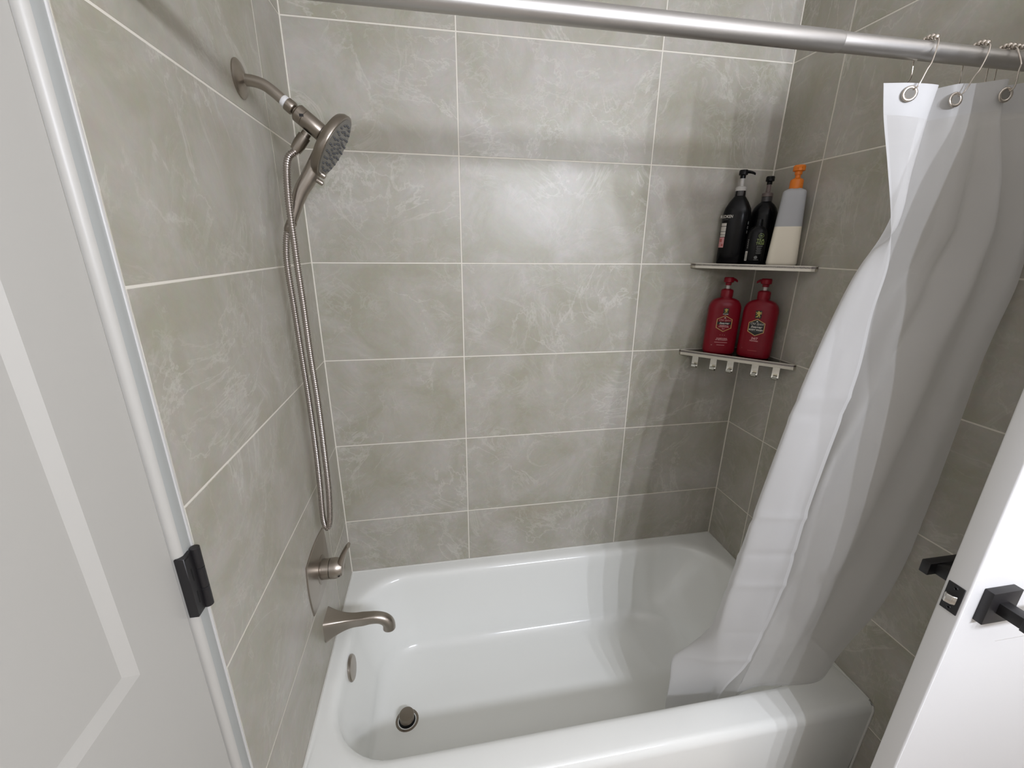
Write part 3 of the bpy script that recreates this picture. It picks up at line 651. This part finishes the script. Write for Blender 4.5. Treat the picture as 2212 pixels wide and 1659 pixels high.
def pump(b, z, collar, stem, head, m_collar, m_stem, m_head, ang):
    """collar=(r,h) stem=(r,h) head=(r,h,nozzle length)"""
    r = b.root
    revolve('pump_collar', (0, 0, z), (0, 0, 1), [(0, collar[0]), (collar[1] * 0.75, collar[0]), (collar[1] * 0.88, collar[0] * 0.9), (collar[1], collar[0] * 0.55), (collar[1] + 0.001, 0)], m_collar, r, 24)
    z1 = z + collar[1]
    revolve('pump_stem', (0, 0, z1 - 0.001), (0, 0, 1), [(0, stem[0]), (stem[1], stem[0] * 0.9), (stem[1] + 0.001, 0)], m_stem, r, 16)
    z2 = z1 + stem[1]
    h = revolve('pump_head', (0, 0, z2 - 0.010), (0, 0, 1), [(0, head[0] * 0.6), (0.008, head[0] * 0.62), (0.0105, head[0]), (0.010 + head[1] * 0.8, head[0]), (0.010 + head[1], head[0] * 0.85), (0.0105 + head[1], 0)], m_head, r, 24)
    d = Vector((math.cos(ang), math.sin(ang), 0)); s = Vector((-d.y, d.x, 0))
    rg = []
    for t in range(7):
        u = t / 6; p = d * (head[0] * 0.3 + (head[2]) * u) + Vector((0, 0, z2 + head[1] * 0.62 - 0.007 * u ** 3)); wv = head[0] * (0.62 - 0.36 * u); hv = head[1] * (0.36 - 0.12 * u)
        rg.append([p + s * wv * math.cos(q * PI / 6) + Vector((0, 0, 1)) * hv * math.sin(q * PI / 6) for q in range(12)])
    loft('pump_nozzle', rg, m_head, r, angle=50)
Z1, Z2 = 1.5508, 1.2408
RA = math.radians
# tall black bottle with white pump neck
b1 = Bottle('pump_bottle', (1.3745, -0.0400, Z1), RA(-34), [(0.0, 0.039, 0.027), (0.004, 0.0425, 0.030), (0.15, 0.043, 0.0305), (0.165, 0.042, 0.030), (0.178, 0.039, 0.028), (0.198, 0.029, 0.024), (0.214, 0.018, 0.018), (0.216, 0.0155, 0.0155), (0.232, 0.0150, 0.0150)],
            'black_plastic', 'tall black pump bottle with white neck at left of upper shelf', 2.6)
pump(b1, 0.232, (0.0165, 0.014), (0.0065, 0.034), (0.0135, 0.015, 0.032), 'white_plastic', 'white_plastic', 'black_plastic', RA(10))
revolve('neck_sleeve', (0, 0, 0.2165), (0, 0, 1), [(0, 0.0166), (0.016, 0.0162)], 'smoke_plastic', b1.root, 24)
b1.text('REDKEN', 0.0135, 'ink_white', -0.0300, 0.152, sx=0.72, bold=0.0002)
b1.rect('ink_grey', -0.0320, 0.143, 0.014, 0.0008)
for k, (dz, hgt) in enumerate(((0.1275, 0.009), (0.1135, 0.015), (0.1000, 0.009), (0.0915, 0.0055))): b1.rect('ink_white', -0.0345, dz, 0.0145, hgt)
b1.rect('ink_pink', -0.0350, 0.0705, 0.0145, 0.033)
b1.rect('ink_red', -0.0375, 0.0770, 0.006, 0.010, 0.0008); b1.rect('ink_red', -0.0325, 0.0620, 0.005, 0.007, 0.0008)
for zc in (0.132, 0.118, 0.104): b1.rect('ink_grey', 0.037, zc, 0.003, 0.009)
# second tall dark bottle, in the corner
b2 = Bottle('pump_bottle', (1.4690, -0.0495, Z1), RA(-45), [(0.0, 0.037, 0.033), (0.004, 0.040, 0.036), (0.154, 0.0405, 0.0365), (0.167, 0.039, 0.035), (0.180, 0.034, 0.031), (0.191, 0.026, 0.025), (0.198, 0.018, 0.018), (0.200, 0.0155, 0.0155), (0.216, 0.0155, 0.0155)],
            'black_plastic', 'dark pump bottle with brown neck in the corner of upper shelf', 2.2)
pump(b2, 0.216, (0.0165, 0.013), (0.0075, 0.034), (0.0130, 0.015, 0.014), 'brown_plastic', 'brown_plastic', 'black_plastic', RA(-80))
revolve('neck_sleeve', (0, 0, 0.201), (0, 0, 1), [(0, 0.0166), (0.014, 0.0162)], 'smoke_plastic', b2.root, 24)
b2.text(')', 0.032, 'ink_grey', 0.004, 0.098)
# small black bottle in front
b3 = Bottle('small_bottle', (1.4120, -0.1060, Z1), RA(-38), [(0.0, 0.027, 0.020), (0.003, 0.030, 0.022), (0.085, 0.0305, 0.0225), (0.100, 0.0285, 0.0215), (0.110, 0.025, 0.0205), (0.117, 0.018, 0.016), (0.120, 0.011, 0.011), (0.123, 0.0105, 0.0105)],
            'black_plastic', 'small black bottle with green print between the tall bottles', 2.3)
revolve('bottle_cap', (0, 0, 0.1225), (0, 0, 1), [(0, 0.0110), (0.018, 0.0105), (0.0195, 0.0095), (0.020, 0)], 'black_plastic', b3.root, 20)
cir = [(0.0075 * math.cos(2 * PI * k / 24), 0.0075 * math.sin(2 * PI * k / 24)) for k in range(24)]; ci = [(x * 0.85, y * 0.85) for x, y in cir]
b3.decal('print_circle', cir + ci, [(k, (k + 1) % 24, 24 + (k + 1) % 24, 24 + k) for k in range(24)], 'ink_green', 0.012, 0.091)
for k in (-1, 1): b3.rect('ink_green', 0.012, 0.091 + k * 0.0013, 0.0075, 0.0014)
b3.text('TEA', 0.0125, 'ink_green', 0.012, 0.0765, bold=0.0003); b3.text('TREE', 0.0105, 'ink_green', 0.012, 0.0670, bold=0.0003)
b3.text('special', 0.0062, 'ink_grey', 0.012, 0.0595, bold=0.0002)
for k in range(8): b3.rect('ink_grey', 0.0115, 0.054 - k * 0.0026, 0.016 - 0.002 * (k % 3), 0.0009)
b3.poly([(0.005 * math.cos(2 * PI * k / 16), 0.005 * math.sin(2 * PI * k / 16)) for k in range(16)], 'ink_grey', 0.006, 0.024)
b3.rect('ink_grey', 0.008, 0.0165, 0.014, 0.0014)
b3.rect('ink_white', -0.0225, 0.028, 0.0062, 0.030, 0.0006)
for k in range(6): b3.rect('ink_black', -0.0225, 0.017 + k * 0.0042, 0.0040, 0.0016, 0.0008)
for k in range(5): b3.rect('ink_grey', -0.022, 0.054 + k * 0.006, 0.003, 0.0035)
# milky bottle with orange pump: lower half filled
tp = [(0.0, 0.039, 0.026), (0.004, 0.0425, 0.029), (0.010, 0.043, 0.0295), (0.118, 0.0370, 0.0265), (0.208, 0.0320, 0.0235), (0.219, 0.0310, 0.023), (0.2225, 0.028, 0.0215), (0.228, 0.016, 0.016)]
b4 = Bottle('orange_pump_bottle', (1.4715, -0.1615, Z1), RA(-40), tp, 'milk', 'tapered milky bottle with bright orange pump on upper shelf', 3.6)
me = b4.body.data; me.materials.append(M['lotion'])
for p in me.polygons:
    if p.center.z < 0.117: p.material_index = 1
pump(b4, 0.227, (0.0180, 0.030), (0.0075, 0.020), (0.0165, 0.016, 0.016), 'orange', 'orange', 'orange', RA(-85))
# two red bottles
rp = [(z * 1.06, a, b) for z, a, b in [(0.0, 0.046, 0.024), (0.003, 0.050, 0.027), (0.010, 0.0525, 0.029), (0.03, 0.053, 0.0295), (0.148, 0.053, 0.0295), (0.160, 0.0515, 0.029), (0.170, 0.0475, 0.0275), (0.178, 0.041, 0.025), (0.183, 0.032, 0.022), (0.186, 0.021, 0.019), (0.188, 0.018, 0.018), (0.190, 0.0175, 0.0175)]]
def lion(s=1.0):
    p = [(-.10,-.50),(-.02,-.46),(.0,-.30),(.10,-.22),(.18,-.34),(.14,-.48),(.26,-.50),(.28,-.30),(.20,-.10),(.16,.02),(.34,.04),(.44,.16),(.40,.24),(.28,.14),(.16,.16),(.30,.24),(.42,.38),(.34,.44),(.20,.32),(.14,.40),(.02,.50),(-.12,.48),(-.18,.38),(-.10,.34),(-.16,.28),(-.34,.36),(-.44,.28),(-.34,.22),(-.16,.16),(-.30,.06),(-.36,-.06),(-.24,-.04),(-.10,.04),(-.04,-.10),(-.14,-.24),(-.24,-.30),(-.36,-.46),(-.26,-.50),(-.12,-.36)]
    return [(x * s, y * s) for x, y in p]
def hexa(w_, h_):
    return [(0, h_ / 2), (-w_ / 2, h_ * 0.27), (-w_ / 2, -h_ * 0.27), (0, -h_ / 2), (w_ / 2, -h_ * 0.27), (w_ / 2, h_ * 0.27)]
def subdiv(pts, n=4): return [(p[0] + (q[0] - p[0]) * t / n, p[1] + (q[1] - p[1]) * t / n) for p, q in zip(pts, pts[1:] + pts[:1]) for t in range(n)]
def badge(b, zc, fill):
    o = subdiv(hexa(0.050, 0.058)); i = subdiv(hexa(0.0455, 0.053))
    n = len(o); b.decal('badge_border', o + i, [(k, (k + 1) % n, n + (k + 1) % n, n + k) for k in range(n)], 'ink_gold', 0, zc, 0.0008)
    if fill:
        v = [(0, 0)] + i; b.decal('badge_ground', v, [(0, 1 + k, 1 + (k + 1) % n) for k in range(n)], 'ink_black', 0, zc, 0.0005)
    b.poly([(-0.0035, 0), (-0.001, 0.002), (0, 0.0042), (0.0015, 0.002), (0.0038, 0), (0.001, -0.0012)], 'ink_white', 0, zc + 0.0195, 0.0010)
b5 = Bottle('red_bottle', (1.3690, -0.0625, Z2), RA(-24), rp, 'red', 'red pump bottle with red badge, left on lower shelf', 2.7, 'red pump bottles on the lower shelf')
pump(b5, 0.201, (0.0200, 0.027), (0.0060, 0.022), (0.0160, 0.017, 0.024), 'red', 'white_plastic', 'red', RA(12))
b5.rect('ink_black', 0.0, 0.1525, 0.0170, 0.0235, 0.0006); b5.poly(lion(0.0150), 'ink_lion', 0.0, 0.1555, 0.0010, 'print_lion'); b5.text('SWAGGER', 0.0036, 'ink_white', 0, 0.1435, bold=0.0002)
badge(b5, 0.1105, False)
b5.text('Old Spice', 0.0098, 'ink_pink', 0.0005, 0.1225, 0.35); b5.rect('ink_black', 0, 0.1115, 0.0455, 0.0100, 0.0007); b5.text('Swagger', 0.0095, 'ink_white', 0, 0.1115, 0.3, 0.0003)
b5.text('SHAMPOO &', 0.0048, 'ink_pink', 0, 0.1035, bold=0.0002); b5.text('CONDITIONER', 0.0048, 'ink_pink', 0, 0.0990, bold=0.0002); b5.text('2in1', 0.0058, 'ink_pink', 0, 0.0925, bold=0.0001)
for x in (-0.007, 0, 0.007): b5.rect('ink_pink', x, 0.070, 0.0022, 0.0013, nx=2)
b5.text('SHAMPOOING', 0.0053, 'ink_pink', 0, 0.0575, bold=0.0002); b5.text('ET REVITALISANT', 0.0050, 'ink_pink', 0, 0.0525, bold=0.0002); b5.rect('ink_pink', -0.001, 0.0435, 0.042, 0.0016)
b5.rect('ink_pink', -0.001, 0.034, 0.026, 0.0014); b5.rect('ink_pink', -0.0300, 0.0325, 0.004, 0.0014)
b6 = Bottle('red_bottle', (1.4535, -0.1370, Z2), RA(-50), rp, 'red', 'red pump bottle with black badge, right on lower shelf', 2.7, 'red pump bottles on the lower shelf')
pump(b6, 0.201, (0.0200, 0.027), (0.0060, 0.022), (0.0165, 0.017, 0.024), 'red', 'white_plastic', 'red', RA(170))
b6.rect('ink_black', 0.0, 0.1510, 0.0190, 0.0265, 0.0006); b6.poly(lion(0.0215), 'ink_lion', 0.0, 0.1515, 0.0010, 'print_lion')
badge(b6, 0.1070, True)
b6.text('Old Spice', 0.0105, 'ink_white', 0.0, 0.1195, 0.35); b6.text('Swagger', 0.0100, 'ink_white', 0, 0.1085, 0.3, 0.0003); b6.text('BODY WASH', 0.0072, 'ink_white', 0, 0.0985, bold=0.0003); b6.rect('ink_grey', 0, 0.0930, 0.028, 0.0007, 0.0009)
for zc in (0.1145, 0.1030): b6.rect('ink_grey', 0, zc, 0.034, 0.0006, 0.0009)
b6.text('24/7', 0.0110, 'ink_pink', 0, 0.0690, 0.15, 0.0004); b6.text('FRESHNESS', 0.0052, 'ink_pink', 0, 0.0610, bold=0.0002)
b6.rect('ink_red', 0, 0.0270, 0.028, 0.0014); b6.rect('ink_red', -0.033, 0.032, 0.003, 0.0015)

# ------------------------------------------------------------------ lamp over the vanity, behind the viewer
vl = tag(empty('vanity_light', (1.257, YF, 2.0)), 'vanity light with four narrow lamps on the wall opposite the bathtub', 'wall lamp')
adopt(box('back_plate', (0.87, YF + 0.0005, 1.965), (1.645, YF + 0.022, 2.035), 'chrome', bevel=0.002), vl)
for x, y, z in BULB_POS:
    adopt(revolve('socket', (x, YF + 0.02, z), (0, 1, 0), [(0, 0.016), (0.045, 0.018), (0.05, 0.014), (0.079, 0.010)], 'chrome', seg=20), vl)
    adopt(box('lamp_housing', (x - 0.012, y - 0.022, z - 0.107), (x + 0.012, y - 0.002, z + 0.107), 'chrome', bevel=0.001), vl)
    adopt(box('light_panel', (x - 0.008, y - 0.0025, z - 0.100), (x + 0.008, y, z + 0.100), 'bulb'), vl)
    ld = bpy.data.lights.new('lamp_light', 'AREA'); ld.shape = 'RECTANGLE'; ld.size = 0.016; ld.size_y = 0.20
    ld.energy = LAMP_W; ld.color = BULB_COL
    lo = bpy.data.objects.new('lamp_light', ld); COL.objects.link(lo); lo.location = (x, y + 0.002, z); lo.rotation_euler = (PI / 2, 0, 0)
    adopt(lo, vl)
